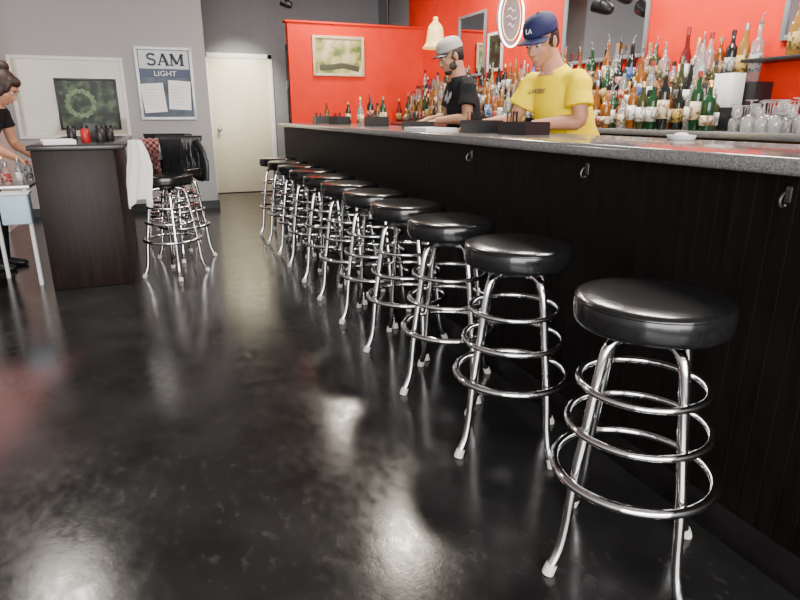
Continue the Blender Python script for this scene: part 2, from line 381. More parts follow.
# ---------------------------------------------------------------- bottles
def gl(name,c,tr=.0,r=.08): return mat(name,c,r,var=.15,trans=tr)
def lb(name,c,d): return mat(name,c,.55,var=.05,scale=38,dark=d)
G=[("green",gl("green_glass",(.010,.045,.018))),("amber",gl("amber_glass",(.15,.045,.008))),("clear",gl("clear_glass",(.60,.62,.62),.75)),
   ("dark",gl("dark_bottle_glass",(.012,.014,.014))),("whiskey brown",gl("whiskey_glass",(.24,.08,.012),.2)),("olive",gl("olive_glass",(.05,.055,.02),.2)),("blue",gl("blue_glass",(.02,.05,.18))),("dark red",gl("red_bottle",(.13,.012,.012))),("honey",gl("honey_glass",(.38,.21,.05),.4,.08)),("frosted",gl("frosted_glass",(.32,.35,.36),.25,.2))]
Lb=[("white",lb("white_label",(.70,.69,.66),(.22,.20,.18))),("black",lb("black_label",(.02,.02,.02),(.35,.25,.10))),("cream",lb("cream_label",(.58,.50,.35),(.20,.10,.05))),("red",lb("red_label",(.30,.02,.02),(.5,.4,.3))),("gold",lb("gold_label",(.40,.27,.07),(.08,.04,.02))),("blue",lb("blue_label",(.03,.07,.22),(.5,.5,.5))),("gray",lb("gray_label",(.30,.30,.30),(.07,.07,.07))),("brown",lb("brown_label",(.18,.09,.04),(.5,.4,.25)))]
Cp=[("black",M['black']),("red",mat("dull_red_cap",(.25,.02,.02),.4)),("gold",M['gold']),("silver",M['steel']),("black",M['black']),("wood",mat("cork_stopper",(.3,.18,.09),.8))]
K=[
 ([(0,0),(.034,0),(.037,.004),(.037,.175),(.035,.19),(.022,.212),(.015,.235),(.0135,.29),(.0135,.295),(0,.295)],(.05,.14,.0375),.295,.0150),
 ([(0,0),(.040,0),(.043,.004),(.043,.15),(.041,.163),(.025,.178),(.016,.192),(.014,.235),(0,.235)],(.035,.12,.0435),.235,.0165),
 ([(0,0),(.032,0),(.035,.004),(.036,.20),(.034,.216),(.020,.236),(.0135,.255),(.012,.32),(0,.32)],(.06,.16,.0368),.32,.0142),
 ([(0,0),(.030,0),(.033,.005),(.038,.10),(.042,.155),(.038,.172),(.020,.19),(.0135,.21),(.013,.27),(0,.27)],(.03,.085,.039),.27,.015),
 ([(0,0),(.036,0),(.039,.004),(.039,.13),(.036,.155),(.026,.18),(.0165,.205),(.0135,.24),(.013,.30),(0,.30)],(.03,.115,.0395),.30,.0148),
 ([(0,0),(.038,0),(.042,.004),(.043,.07),(.040,.095),(.024,.115),(.015,.13),(.014,.19),(0,.19)],(.02,.075,.0438),.19,.0165)]
body_me=[];lab_me=[];cap_me=[]
def sm(me): me.polygons.foreach_set("use_smooth",[True]*len(me.polygons))
for pr,(a,b,r),zt,cr in K:
    bm=bmesh.new(); lathe(bm,pr,20); me=bpy.data.meshes.new("bottle"); bmesh.ops.recalc_face_normals(bm,faces=bm.faces); bm.to_mesh(me); bm.free(); sm(me); body_me.append(me)
    bm=bmesh.new(); lathe(bm,[(r-.002,a),(r+.0006,a),(r+.0006,b),(r-.002,b)],20); me=bpy.data.meshes.new("bottle_label"); bm.to_mesh(me); bm.free(); sm(me); lab_me.append(me)
    bm=bmesh.new(); lathe(bm,[(cr,zt-.028),(cr,zt+.004),(cr-.002,zt+.006),(0,zt+.006)],16); me=bpy.data.meshes.new("bottle_cap"); bm.to_mesh(me); bm.free(); cap_me.append(me)
bm=bmesh.new(); sp_=smooth_path([(0,0,0),(0,0,.022),(-.007,0,.038),(-.018,0,.050)]); tube(bm,sp_,[.0042]*(len(sp_)-1)+[.003],seg=8)
lathe(bm,[(.010,-.004),(.0135,-.004),(.0135,.008),(.006,.012)],12)
spout_me=bpy.data.meshes.new("pour_spout"); bm.to_mesh(spout_me); bm.free(); spout_me.materials.append(mat("dull_steel_spout",(.25,.25,.25),.4,1.))
cache={}
def withmat(me,m):
    k=(me.name,m.name)
    if k not in cache:
        c=me.copy(); c.materials.clear(); c.materials.append(m); cache[k]=c
    return cache[k]
def bottle(x,y,z,group="liquor bottles on the back bar",k=None,g=None,l=None,s=None,spout=None,where="on the back bar"):
    k=random.choices(range(len(K)),[4,3,3,2,3,2.5])[0] if k is None else k
    g=random.choices(range(10),[2,3,4.5,5,4,1.6,.3,.7,2.2,1.0])[0] if g is None else g
    l=random.choices(range(len(Lb)),[4,2.6,3,1.3,1.8,.7,1.6,1.4])[0] if l is None else l
    c=random.randrange(len(Cp)); s=s or random.uniform(.78,1.26)
    spout=(random.random()<.4) if spout is None else spout
    o=bpy.data.objects.new("liquor_bottle",withmat(body_me[k],G[g][1])); C.objects.link(o)
    o.location=(x,y,z); o.scale=(min(s,1.0),min(s,1.0),s); o.rotation_euler=(0,0,random.uniform(-3,3))
    o["label"]=f"{G[g][0]} glass liquor bottle with {Lb[l][0]} label {where}"; o["category"]="bottle"; o["group"]=group
    a=bpy.data.objects.new("bottle_label",withmat(lab_me[k],Lb[l][1])); C.objects.link(a); a.parent=o
    if spout:
        a=bpy.data.objects.new("pour_spout",spout_me); a.location=(0,0,K[k][2])
    else: a=bpy.data.objects.new("bottle_cap",withmat(cap_me[k],Cp[c][1]))
    C.objects.link(a); a.parent=o
    return o
for xi,z,st,jt in ((3.160,1.10,.0,0),(3.252,1.10,.045,0),(3.372,1.24,.19,.022),(3.52,1.39,.01,.022)):
    y=2.87+st
    while y<8.05:
        if xi<3.2 and random.random()<.30: y+=.09; continue
        if y<5.1 or random.random()<.95: bottle(xi+random.uniform(-jt,jt),y,z)
        y+=.0895+random.uniform(0,.007) if y<5.1 else .100+random.uniform(0,.020)
e=obj("carton",B((-.05,-.07,0),(.05,.07,.20),.002),M['white'],loc=(3.375,2.93,1.24),label="plain white cardboard carton among the liquor bottles",category="box")
bottle(3.48,2.62,1.52,k=4,g=8,l=4,s=1.1,where="on the wall shelf",group="bottles on the wall shelf")
bottle(3.48,2.2,1.52,k=0,where="on the wall shelf",group="bottles on the wall shelf")
# ---------------------------------------------------------------- glasses
glass=mat("clear_drinking_glass",(.9,.92,.93),.04,var=.01,trans=.85)
bm=bmesh.new(); lathe(bm,[(0,0),(.032,.0),(.033,.003),(.006,.008),(.004,.02),(.004,.075),(.012,.085),(.030,.105),(.036,.13),(.034,.165),(.030,.185),(.0285,.185),(.0325,.165),(.0345,.13),(.028,.107),(0,.088)],24)
wg=obj("wine_glass",bm,glass,loc=(3.56,2.70,1.10+.148),rot=(math.pi,0,0),label="clear stemmed wine glass standing upside down on back bar",category="glass",group="glasses on the back bar")
i=0
for gx in (3.16,3.24,3.32,3.40,3.48):
    for q in range(7):
        gy=2.71-q*.082+(.03 if int(gx*100)%16 else 0)
        if gx<3.2 and q==0: i+=1; continue
        if gy>2.745: gy=2.74
        o=wg.copy(); C.objects.link(o); sc=random.uniform(.74,1.0); o.scale=(sc,sc,sc)
        x=gx+random.uniform(-.003,.003); i+=1
        if i%4==2: o.location=(x,gy,1.10); o.rotation_euler=(0,0,0); o["label"]="clear stemmed wine glass standing upright on back bar"
        else: o.location=(x,gy,1.10+.185*sc)
wg.scale=(.8,.8,.8)
bm=bmesh.new(); lathe(bm,[(0,0),(.03,0),(.032,.004),(.038,.14),(.036,.14),(.03,.012),(0,.01)],24)
tg=obj("tumbler",bm,glass,loc=(3.2,2.06,1.10),label="clear straight-sided tumbler on the back bar",category="glass",group="tumblers on the back bar")
for x,y in [(3.2,1.97),(3.3,2.08),(3.3,1.98),(3.2,1.88)]:
    o=tg.copy(); C.objects.link(o); o.location=(x,y,1.10)
# ---------------------------------------------------------------- counter items
CT=1.103
def caddy(x,y,r=0,w=.22,d=.14,h=.075):
    e=empty("napkin_caddy",(x,y,CT),"black plastic bar caddy with napkins and straws","caddy",rot=(0,0,r),group="caddies on the bar")
    bm=bmesh.new(); t=.004
    box(bm,(-d/2,-w/2,0),(d/2,w/2,t)); box(bm,(-d/2,-w/2,t),(-d/2+t,w/2,h)); box(bm,(d/2-t,-w/2,t),(d/2,w/2,h))
    box(bm,(-d/2+t,-w/2,t),(d/2-t,-w/2+t,h)); box(bm,(-d/2+t,w/2-t,t),(d/2-t,w/2,h)); box(bm,(-d/2+t,w*.12,t),(d/2-t,w*.12+t,h))
    obj("tray_body",bm,M['black'],parent=e,smooth=False)
    obj("napkin_stack",B((-d/2+.008,-w/2+.008,t),(d/2-.008,w*.12-.004,h-.008),.002),M['paper'],parent=e)
    bm=bmesh.new()
    for i in range(10):
        a=random.uniform(-.04,.04);b=w*.12+.02+random.uniform(0,w*.30-.01)
        tube(bm,[(a,b,t),(a+random.uniform(-.015,.015),b+random.uniform(-.01,.01),.11)],.003,seg=6)
    obj("straws",bm,M['black'],parent=e,kind="stuff")
    return e
caddy(1.72,2.66,.1,.22,.15,.06); caddy(1.66,2.98,.0,.20,.15,.065); caddy(1.66,3.85,-.05,.22,.15,.05); caddy(1.74,4.9,0); caddy(1.74,6.0,.1); caddy(1.74,6.75,-.1)
GB="bottles on the bar counter"
for x,y,k,g in [(1.91,6.25,0,3),(1.88,5.75,1,1),(1.91,7.1,4,3),(1.89,5.15,0,0),(1.79,5.2,2,3),(1.91,5.35,1,1),(1.77,5.42,4,2),(1.87,6.95,0,1)]:
    bottle(x,y,CT,group=GB,k=k,g=g,s=.72 if y>5.6 else .8,where="on the bar counter",spout=False)
e=empty("serving_tray",(1.52,3.34,CT),"shallow white tray on the granite bar top","tray")
bm=bmesh.new(); box(bm,(-.1,-.16,0),(.1,.16,.006),.002)
for a,b in [((-.1,-.16,.006),(-.094,.16,.022)),((.094,-.16,.006),(.1,.16,.022)),((-.094,-.16,.006),(.094,-.154,.022)),((-.094,.154,.006),(.094,.16,.022))]: box(bm,a,b)
obj("tray_body",bm,M['white'],parent=e)
bm=bmesh.new(); lathe(bm,[(0,0),(.045,0),(.05,.004),(.055,.018),(.05,.018),(.042,.008),(0,.006)],28)
a=obj("ash_dish",bm,M['white'],loc=(1.93,1.86,CT),label="small round white dish on the granite bar top",category="dish")
bm=bmesh.new(); lathe(bm,[(0,.0),(.022,.0),(.026,.014),(.02,.02),(0,.022)],20)
obj("dish_lid",bm,M['paper'],parent=a,loc=(0,0,.0065))
# ---------------------------------------------------------------- bar stool
def build_stool(name,label,group,back=False):
    e=empty(name,(0,0,0),label,"stool",group=group)
    bm=bmesh.new()
    lathe(bm,[(0,.696),(.165,.696),(.181,.699),(.186,.705),(.188,.714),(.189,.725),(.189,.738),(.188,.752),(.1865,.758),(.188,.761),(.187,.765),(.183,.768),(.170,.772),(.13,.775),(.07,.777),(0,.778)],64)
    obj("seat",bm,M['vinyl'],parent=e,label="round black vinyl padded seat")
    bm=bmesh.new(); lathe(bm,[(0,.66),(.055,.66),(.06,.665),(.06,.675),(.11,.68),(.11,.696),(0,.696)],32)
    obj("swivel_plate",bm,M['blackm'],parent=e)
    path=smooth_path([(.045,0,.668),(.09,0,.667),(.122,0,.642),(.137,0,.58),(.149,0,.50),(.163,0,.40),(.177,0,.31),(.187,0,.22),(.194,0,.14),(.207,0,.07),(.234,0,.012)],5)
    bm=bmesh.new(); tube(bm,path,.0132,seg=14)
    leg=obj("leg",bm,M['chrome'],parent=e)
    bm=bmesh.new(); tube(bm,[(.226,0,.028),(.2345,0,.008),(.2365,0,0)],[.0155,.0165,.0165],seg=14)
    tip=obj("foot_glide",bm,M['tip'],parent=leg)
    for i in range(1,4):
        l=leg.copy(); C.objects.link(l); l.parent=e; l.rotation_euler=(0,0,i*math.pi/2)
        t=tip.copy(); C.objects.link(t); t.parent=l
    for nme,r,z,tr in (("upper_ring",.158,.535,.010),("middle_ring",.178,.42,.010),("foot_ring",.204,.285,.0130)):
        bm=bmesh.new(); tube(bm,circle(r,z,64),tr,seg=12,closed=True,ref=(0,0,1)); obj(nme,bm,M['chrome'],parent=e)
    if back:
        bm=bmesh.new()
        for s in (-1,1): tube(bm,smooth_path([(.10,s*.10,.685),(.19,s*.12,.69),(.215,s*.125,.76),(.225,s*.125,.92)],5),.010,seg=10)
        tube(bm,smooth_path([(.10,-.10,.685),(.08,0,.685),(.10,.10,.685)],4),.010,seg=10)
        obj("back_post",bm,M['chrome'],parent=e)
        bm=bmesh.new(); box(bm,(.212,-.17,.85),(.242,.17,1.0),.012,3); obj("backrest",bm,M['vinyl'],parent=e)
    return e
LB="black vinyl round seat bar stool, chrome legs and rings,"
st=build_stool("bar_stool",LB+" beside bar","stools along the bar")
st.location=(1.11,1.09,0); st.rotation_euler=(0,0,math.radians(-3))
for x,y,r in [(1.145,1.76,11),(1.152,2.30,8),(1.162,2.82,3),(1.164,3.32,9),(1.164,3.82,4),(1.164,4.32,10),(1.164,4.82,6),(1.164,5.31,12),(1.164,5.80,3),(1.164,6.29,9)]:
    copy_tree(st,(x,y,0),math.radians(r))
sb=build_stool("bar_stool","black vinyl bar stool with low back beside dark island","stools at the island",back=True)
sb.location=(.06,4.88,0); sb.rotation_euler=(0,0,math.radians(95))
copy_tree(sb,(.17,5.48,0),math.radians(80)); copy_tree(sb,(.08,6.15,0),math.radians(85)); copy_tree(sb,(.17,6.85,0),math.radians(75))
# ---------------------------------------------------------------- island
e=empty("service_island",(-.77,4.72,0),"small dark wood service island beside bar stools","counter")
obj("body",B((0,0,0),(.51,1.9,.965),.006),M['island'],parent=e)
obj("top",B((-.02,-.02,.965),(.58,1.92,1.0),.008),mat("dark_laminate_top",(.03,.028,.03),.25),parent=e)
IT=1.0
def simple(name,bm,m,loc,label,cat,rot=0,**k): return obj(name,bm,m,loc=loc,rot=(0,0,rot),label=label,category=cat,**k)
simple("paper_stack",B((-.1,-.14,0),(.1,.14,.03),.002),M['paper'],(-.62,4.92,IT),"small stack of white paper menus on the island","paper",.2)
simple("menu_holder",B((-.07,-.01,0),(.07,.01,.14),.003),M['black'],(-.42,5.4,IT),"upright black menu holder on the island top","menu holder",.1)
def jar(x,y,m,lab):
    bm=bmesh.new(); lathe(bm,[(0,0),(.03,0),(.033,.004),(.033,.08),(.024,.095),(.024,.1),(0,.1)],20)
    o=simple("condiment_jar",bm,m,(x,y,IT),lab,"jar",group="jars on the island")
    bm=bmesh.new(); lathe(bm,[(.027,.1),(.027,.118),(.02,.12),(0,.12)],20); obj("jar_lid",bm,M['black'],parent=o)
redj=mat("red_plastic",(.45,.02,.02),.4)
jar(-.46,5.12,redj,"red condiment jar with black lid on the island"); jar(-.36,5.1,M['black'],"black condiment jar on the island"); jar(-.56,5.22,M['black'],"black condiment jar on the island")
jar(-.31,5.3,M['black'],"black condiment jar on the island")
def drape(name,m,loc,rot,w,gap,zf,zb,label,cat,nf=5,amp=.012,top=0.):
    bm=bmesh.new(); nx=40; prof=[]
    for i in range(15): prof.append((-gap,-zf+zf*i/14.))
    for i in range(1,8):
        a=math.pi*i/8; prof.append((-gap*math.cos(a),gap*.7*math.sin(a)))
    for i in range(15): prof.append((gap,-zb*i/14.))
    g=[]
    for (x,z) in prof:
        row=[]
        for j in range(nx+1):
            t=j/nx*2-1; dz=min(1,-z/.12) if z<0 else 0
            off=amp*dz*math.sin(t*nf*3.1+z*6)+amp*.6*dz*math.sin(t*nf*7.3+2+z*3)
            sg=-1 if x<0 else 1
            zz=z*(1+.10*math.sin(t*4+sg)) if z<0 else z
            row.append(bm.verts.new((x+sg*(abs(off)+.35*amp*dz),t*w/2*(1-.12*dz+.05*math.sin(z*15)),zz)))
        g.append(row)
    for a in range(len(g)-1):
        for j in range(nx): bm.faces.new([g[a][j],g[a][j+1],g[a+1][j+1],g[a+1][j]])
    o=obj(name,bm,m,loc=loc,rot=(0,0,rot),label=label,category=cat)
    md=o.modifiers.new("t",'SOLIDIFY'); md.thickness=.004; md.offset=1
    return o
M['wcloth']=mat("white_cotton",(.82,.81,.8),.85,var=.04,bump=.2,scale=20)
def backpos(x,y,deg,d=.227,s=0):
    a=math.radians(deg); return (x+d*math.cos(a)-s*math.sin(a),y+d*math.sin(a)+s*math.cos(a),1.004),a
l,a=backpos(.06,4.88,95,s=.075)
drape("plaid_shirt",M['plaid'],l,a,.14,.024,.22,.30,"dark red plaid shirt draped over a stool back","shirt",amp=.018)
l,a=backpos(.06,4.88,95,s=-.08)
drape("black_shirt",M['blk_cot'],l,a,.16,.024,.26,.32,"black cotton shirt draped over a stool back","shirt",amp=.018)
leather=mat("black_leather",(.012,.012,.014),.35,bump=.2)
l,a=backpos(.17,5.48,80)
jk=drape("black_jacket",leather,l,a,.38,.026,.34,.36,"black leather jacket draped over a stool back","jacket")
for s in (-1,1):
    bm=bmesh.new(); sp_=smooth_path([(-.045,s*.14,-.02),(-.075,s*.19,-.12),(-.085,s*.20,-.24),(-.08,s*.19,-.36)],5); tube(bm,sp_,[.035]*8+[.045]*8,[.02]*16,seg=12); obj("sleeve",bm,leather,parent=jk)
l,a=backpos(.08,6.15,85)
drape("black_coat",M['blk_cot'],l,a,.36,.026,.4,.42,"black cotton coat draped over a stool back","coat")
bm=bmesh.new(); rings=[];NZ=22;NS=48
for i in range(NZ+1):
    z=.0-.42*i/NZ; f=i/NZ; row=[]
    for k in range(NS):
        t=2*math.pi*k/NS; r=1+.22*math.sin(5*t+f*2)+.12*math.sin(9*t+f*5)
        A=(.034+.038*math.sin(min(1,f*1.5)*1.57))*r; Bq=(.022+.02*f)*r
        row.append(bm.verts.new((A*math.cos(t)+.012*math.sin(f*5),Bq*math.sin(t),z-(.05*math.sin(t*2+1) if i==NZ else 0))))
    rings.append(row)
for a_,b_ in zip(rings,rings[1:]):
    for k in range(NS): bm.faces.new([a_[k],a_[(k+1)%NS],b_[(k+1)%NS],b_[k]])
bm.faces.new(rings[0])
obj("hanging_towel",bm,M['wcloth'],loc=(-.120,4.645,1.03),label="white cloth hanging bunched from the island corner",category="towel")
# ---------------------------------------------------------------- service cart
e=empty("service_cart",(-1.08,5.08,0),"low metal service cart with a pale blue bin","cart")
obj("top",B((-.24,-.18,.70),(.24,.18,.725),.006),M['steel'],parent=e)
for sx,sy in ((-.215,-.155),(-.215,.155),(.205,-.155),(-.06,.155)):
    bm=bmesh.new(); tube(bm,[(sx,sy,0),(sx,sy,.70)],.015,seg=12); obj("leg",bm,M['white'],parent=e)
bm=bmesh.new(); box(bm,(.06,-.30,.47),(.24,-.182,.675),.012,3); obj("bin",bm,M['blue'],parent=e)
bm=bmesh.new(); box(bm,(.05,-.31,.675),(.25,-.178,.69),.004); obj("bin_lid",bm,M['white'],parent=e)
pinkg=mat("pinkish_clear_glass",(.75,.45,.42),.08,trans=.6); G.append(("pinkish",pinkg))
for i,(x,y,g,l) in enumerate([(-.90,4.98,2,0),(-.98,5.0,10,3),(-1.06,4.97,2,0),(-.92,5.10,10,0),(-1.02,5.12,2,3),(-1.14,5.05,10,0),(-.88,5.2,2,6),(-1.2,4.97,2,2)]):
    bottle(x,y,.725,group="glass bottles on the service cart",k=i%5,g=g,l=l,s=.62,where="on the cart",spout=False)
# ---------------------------------------------------------------- people
def hand(bm,w,d,nrm,thumb_side,s=1.,curl=.5):
    w=V(w);d=V(d).normalized();n=V(nrm);n=(n-d*n.dot(d)).normalized();l=n.cross(d).normalized()*thumb_side
    tube(bm,[w-d*.02*s,w+d*.02*s,w+d*.06*s,w+d*.088*s],[.024*s,.034*s,.041*s,.038*s],[.018*s,.015*s,.014*s,.011*s],ref=l,seg=14)
    for off,L in ((.031,.068),(.0105,.078),(-.0105,.072),(-.031,.056)):
        p=w+d*.082*s+l*off*s; dd=d.copy(); pts=[p-dd*.012*s]; rr=[.0095*s]
        fan=l*off*1.5
        for q,(f,r) in enumerate(((.45,.0092),(.3,.0083),(.25,.0070))):
            ang=curl*(q*.6+.25)
            dd=(d*math.cos(ang)+n*math.sin(ang)+fan*.25).normalized()
            p=p+dd*L*f*s; pts.append(p.copy()); rr.append(r*s)
        pts.append(p+dd*.004); rr.append(.004)
        tube(bm,pts,rr,seg=8)
    p=w+d*.02*s+l*.026*s; pts=[p]; rr=[.013*s]
    for a,r in ((.035,.0115),(.028,.010),(.022,.0075)):
        dd=(d*.75+l*.6+n*.35).normalized(); p=p+dd*a*s; pts.append(p.copy()); rr.append(r*s)
    tube(bm,pts,rr,seg=8)
def head_parts(bm,HM):
    def E(c,r,rot=None): ell(bm,HM@V(c),r,HM.to_3x3().to_4x4()@(rot or Matrix.Identity(4)))
    E((-.012,0,.03),(.097,.077,.098)); E((.022,0,-.03),(.072,.060,.088)); E((.050,0,-.085),(.032,.034,.026)); E((.058,0,-.1),(.02,.02,.016))
    E((.058,0,.028),(.032,.052,.03))
    for s in (-1,1):
        E((.055,s*.034,-.03),(.028,.022,.024)); E((.074,s*.028,.026),(.014,.020,.006))
        E((-.008,s*.079,-.008),(.017,.007,.031),Matrix.Rotation(.25*-s,4,'Z')); E((.0,s*.078,-.03),(.009,.006,.012))
        E((.094,s*.011,-.036),(.010,.008,.007)); E((.0,s*.045,-.06),(.045,.018,.03))
    E((.086,0,-.064),(.010,.023,.005)); E((.083,0,-.075),(.010,.019,.006))
    P=lambda *a:[HM@V(x) for x in a]
    tube(bm,P((.078,0,.022),(.092,0,.0),(.102,0,-.018),(.108,0,-.031),(.096,0,-.040)),[.006,.008,.010,.0125,.008],seg=10)
def person(label,loc,rz,J,skin,shirt,pants,sleeve=.55,sc=1.,beard=False,slim=1.,female=False,loose=0.):
    e=empty("person",loc,label,"person",rot=(0,0,rz)); e.scale=(sc,sc,sc)
    g=J; bm=bmesh.new()
    HM=Matrix.Translation(g['head'])@Matrix.Rotation(g.get('yaw',0),4,'Z')@Matrix.Rotation(g.get('pitch',0),4,'Y')
    head_parts(bm,HM)
    nb=V(g['neck']); hd=HM@V((-.025,0,-.05))
    tube(bm,[nb-V((0,0,.04)),nb,(nb+hd)/2,hd],[.080,.068,.060,.060],seg=18)
    hip,wa,ch=V(g['hip']),V(g['waist']),V(g['chest'])
    sp=[hip-V((0,0,.08)),hip,wa,(wa+ch)/2,ch,ch*.4+nb*.6,nb]
    f=(.93 if female else 1)*slim
    wid=[.13,.155*slim,.14*f,.15*f,.165*f,.15*f,.06]; dep=[.10,.115,.10,.105,.11,.085,.055]
    tube(bm,sp,wid,dep,ref=(0,1,0),seg=24)
    for sd,s in (('L',1),('R',-1)):
        sh,el,wr=V(g['sh'+sd]),V(g['el'+sd]),V(g['wr'+sd])
        tube(bm,smooth_path([ch*.3+nb*.7+V((0,s*.04,-.04)),sh,(sh*.5+el*.5),el,el*.65+wr*.35,wr],3),[.045,.048,.050,.050,.049,.047,.045,.043,.040,.038,.040,.041,.038,.034,.029,.025],seg=14)
        hand(bm,wr,g['hd'+sd],g.get('hn'+sd,(0,0,-1)),g.get('ts'+sd,s*-1))
        hp=hip+V((0,s*.09,-.03)); kn=V(g['kn'+sd]); an=V(g['an'+sd])
        tube(bm,smooth_path([hp,hp*.5+kn*.5,kn,kn*.6+an*.4,an],3),[.088,.086,.083,.078,.073,.066,.057,.054,.055,.054,.048,.042,.038],seg=14)
        tube(bm,[an+V((-.05,0,-.045)),an+V((.03,0,-.05)),an+V((.13,0,-.06)),an+V((.17,0,-.065))],[.03,.037,.042,.025],[.035,.035,.022,.014],ref=(0,1,0),seg=12)
    b=obj("body",bm,skin,parent=e); remesh(b,.0058,3)
    bm=bmesh.new(); q=loose
    sp=[hip-V((0,0,.13)),hip,wa,(wa+ch)/2,ch,ch*.4+nb*.6,ch*.12+nb*.88,nb+V((0,0,.005))]
    tube(bm,sp,[.165*slim+q,.170*slim+q,.16*f+q,.165*f+q,.178*f+q*.5,.155*f,.102,.072],[.128+q*.6,.128+q*.6,.12+q,.12+q,.122+q*.5,.10,.080,.070],ref=(0,1,0),seg=28)
    for sd,s in (('L',1),('R',-1)):
        sh,el=V(g['sh'+sd]),V(g['el'+sd]); en=sh+(el-sh)*sleeve
        tube(bm,smooth_path([ch*.3+nb*.7+V((0,s*.04,-.04)),sh+V((0,0,-.008)),sh*.5+en*.5,en],3),[r_+q*.45*i_/9 for i_,r_ in enumerate([.05,.054,.057,.059,.060,.060,.060,.062,.064,.067])],seg=16)
    if q>0:
        for k in range(7):
            yy=-.13+k*.043
            tube(bm,[ch+V((.10-.3*abs(yy)*.5,yy*.9,-.06)),wa+V((.125+q*.8-.4*abs(yy)*.5,yy,0)),hip+V((.135+q*.5-.4*abs(yy)*.5,yy*1.05,-.05))],[.006,.012,.010],seg=8)
            tube(bm,[ch+V((-.09+.15*abs(yy),yy*.9,-.02)),wa+V((-.125-q*.8+.2*abs(yy),yy,0)),hip+V((-.13-q*.4+.2*abs(yy),yy*1.05,-.05))],[.005,.010,.008],seg=8)
    t=obj("shirt",bm,shirt,parent=e); remesh(t,.008,5)
    bm=bmesh.new()
    tube(bm,[hip+V((0,0,.06)),hip,hip-V((0,0,.10))],[.145*slim,.158*slim,.15],[.112,.120,.11],ref=(0,1,0),seg=24)
    for sd,s in (('L',1),('R',-1)):
        hp=hip+V((0,s*.085,-.04)); kn=V(g['kn'+sd]); an=V(g['an'+sd])
        tube(bm,smooth_path([hp,hp*.5+kn*.5,kn,kn*.5+an*.5,an+V((0,0,-.02))],3),[.1,.098,.095,.09,.086,.08,.074,.071,.070,.067,.064,.062,.06],seg=16)
    t=obj("trousers",bm,pants,parent=e); remesh(t,.012,4)
    for sd,s in (('L',1),('R',-1)):
        an=V(g['an'+sd]); bm=bmesh.new()
        tube(bm,[an+V((-.07,0,-.04)),an+V((-.02,0,-.04)),an+V((.05,0,-.048)),an+V((.13,0,-.056)),an+V((.185,0,-.062)),an+V((.2,0,-.066))],[.03,.043,.046,.05,.04,.02],[.035,.045,.04,.03,.022,.012],ref=(0,1,0),seg=16)
        o=obj("shoe",bm,M['black'],parent=e)
    for s in (-1,1):
        bm=bmesh.new(); ell(bm,HM@V((.0755,s*.031,.006)),(.0125,.0135,.0085),HM.to_3x3().to_4x4(),16); ey=obj("eye",bm,M['eye'],parent=e)
        bm=bmesh.new(); ell(bm,HM@V((.0862,s*.031,.002)),(.0030,.0068,.0062),HM.to_3x3().to_4x4(),12); obj("iris",bm,M['iris'],parent=ey)
        bm=bmesh.new(); tube(bm,[HM@V((.0845,s*.018,.0115)),HM@V((.0885,s*.031,.0125)),HM@V((.080,s*.045,.0095))],[.0012,.0016,.0012],seg=8); obj("eyelid",bm,M['hair'],parent=e)
        bm=bmesh.new(); tube(bm,[HM@V((.0900,s*.014,.029)),HM@V((.0895,s*.030,.035)),HM@V((.0755,s*.048,.030))],[.0026,.0034,.0018],seg=8); obj("eyebrow",bm,M['hair'],parent=e)
    bm=bmesh.new(); tube(bm,[HM@V((.084,-.022,-.069)),HM@V((.0965,0,-.0665)),HM@V((.084,.022,-.069))],[.002,.006,.002],seg=8); obj("lips",bm,M['lips'],parent=e)
    return e,HM
def hairshell(e,HM,pts,name="hair",m=None):
    bm=bmesh.new()
    for c,r in pts: ell(bm,HM@V(c),r,HM.to_3x3().to_4x4())
    o=obj(name,bm,m or M['hair'],parent=e); remesh(o,.006,2); return o
def cap(e,HM,m,logo=None,name="cap",vis=.075,vm=None):
    LM=HM@Matrix.Translation((-.012,0,.054))@Matrix.Rotation(math.radians(-2),4,'Y')
    bm=bmesh.new(); seg=36; rings=[]
    for r,z in [(1.0,-.012),(1.01,.0),(.99,.028),(.92,.048),(.78,.066),(.55,.078),(.28,.084),(.0,.086)]:
        if r==0: rings.append([bm.verts.new(LM@V((0,0,z)))])
        else: rings.append([bm.verts.new(LM@V((.106*r*math.cos(6.2832*i/seg),.086*r*math.sin(6.2832*i/seg),z))) for i in range(seg)])
    for A,Bq in zip(rings,rings[1:]):
        for i in range(seg):
            j=(i+1)%seg
            if len(Bq)==1: bm.faces.new([A[i],A[j],Bq[0]])
            else: bm.faces.new([A[i],A[j],Bq[j],Bq[i]])
    ell(bm,LM@V((0,0,.087)),(.007,.007,.004),seg=10)
    o=obj(name,bm,m,parent=e); md=o.modifiers.new("t",'SOLIDIFY'); md.thickness=.003
    bm=bmesh.new(); g=[]
    for a in range(-8,9):
        t=a/8*1.15; row=[]
        for q in range(6):
            f=q/5; ln=vis*math.cos(t*.95)**.5*f
            x=.100*math.cos(t)+ln; y=.083*math.sin(t)*(1+.12*f)
            row.append(bm.verts.new(LM@V((x,y,-.008-.012*f-2.2*y*y))))
        g.append(row)
    for A,Bq in zip(g,g[1:]):
        for q in range(5): bm.faces.new([A[q],A[q+1],Bq[q+1],Bq[q]])
    v=obj("visor",bm,vm or m,parent=o); md=v.modifiers.new("t",'SOLIDIFY'); md.thickness=.004
    if logo:
        t=text("cap_logo",logo,.034,M['white'],(0,0,0),(0,0,0),o,ext=.0015)
        t.matrix_local=LM@Matrix.Translation((.106,0,.024))@Matrix.Rotation(math.radians(-16),4,'Y')@Matrix.Rotation(math.pi/2,4,'Z')@Matrix.Rotation(math.pi/2,4,'X')
    return o
legs=dict(knL=(.02,.10,.50),knR=(.02,-.10,.50),anL=(-.02,.11,.085),anR=(-.02,-.11,.085))
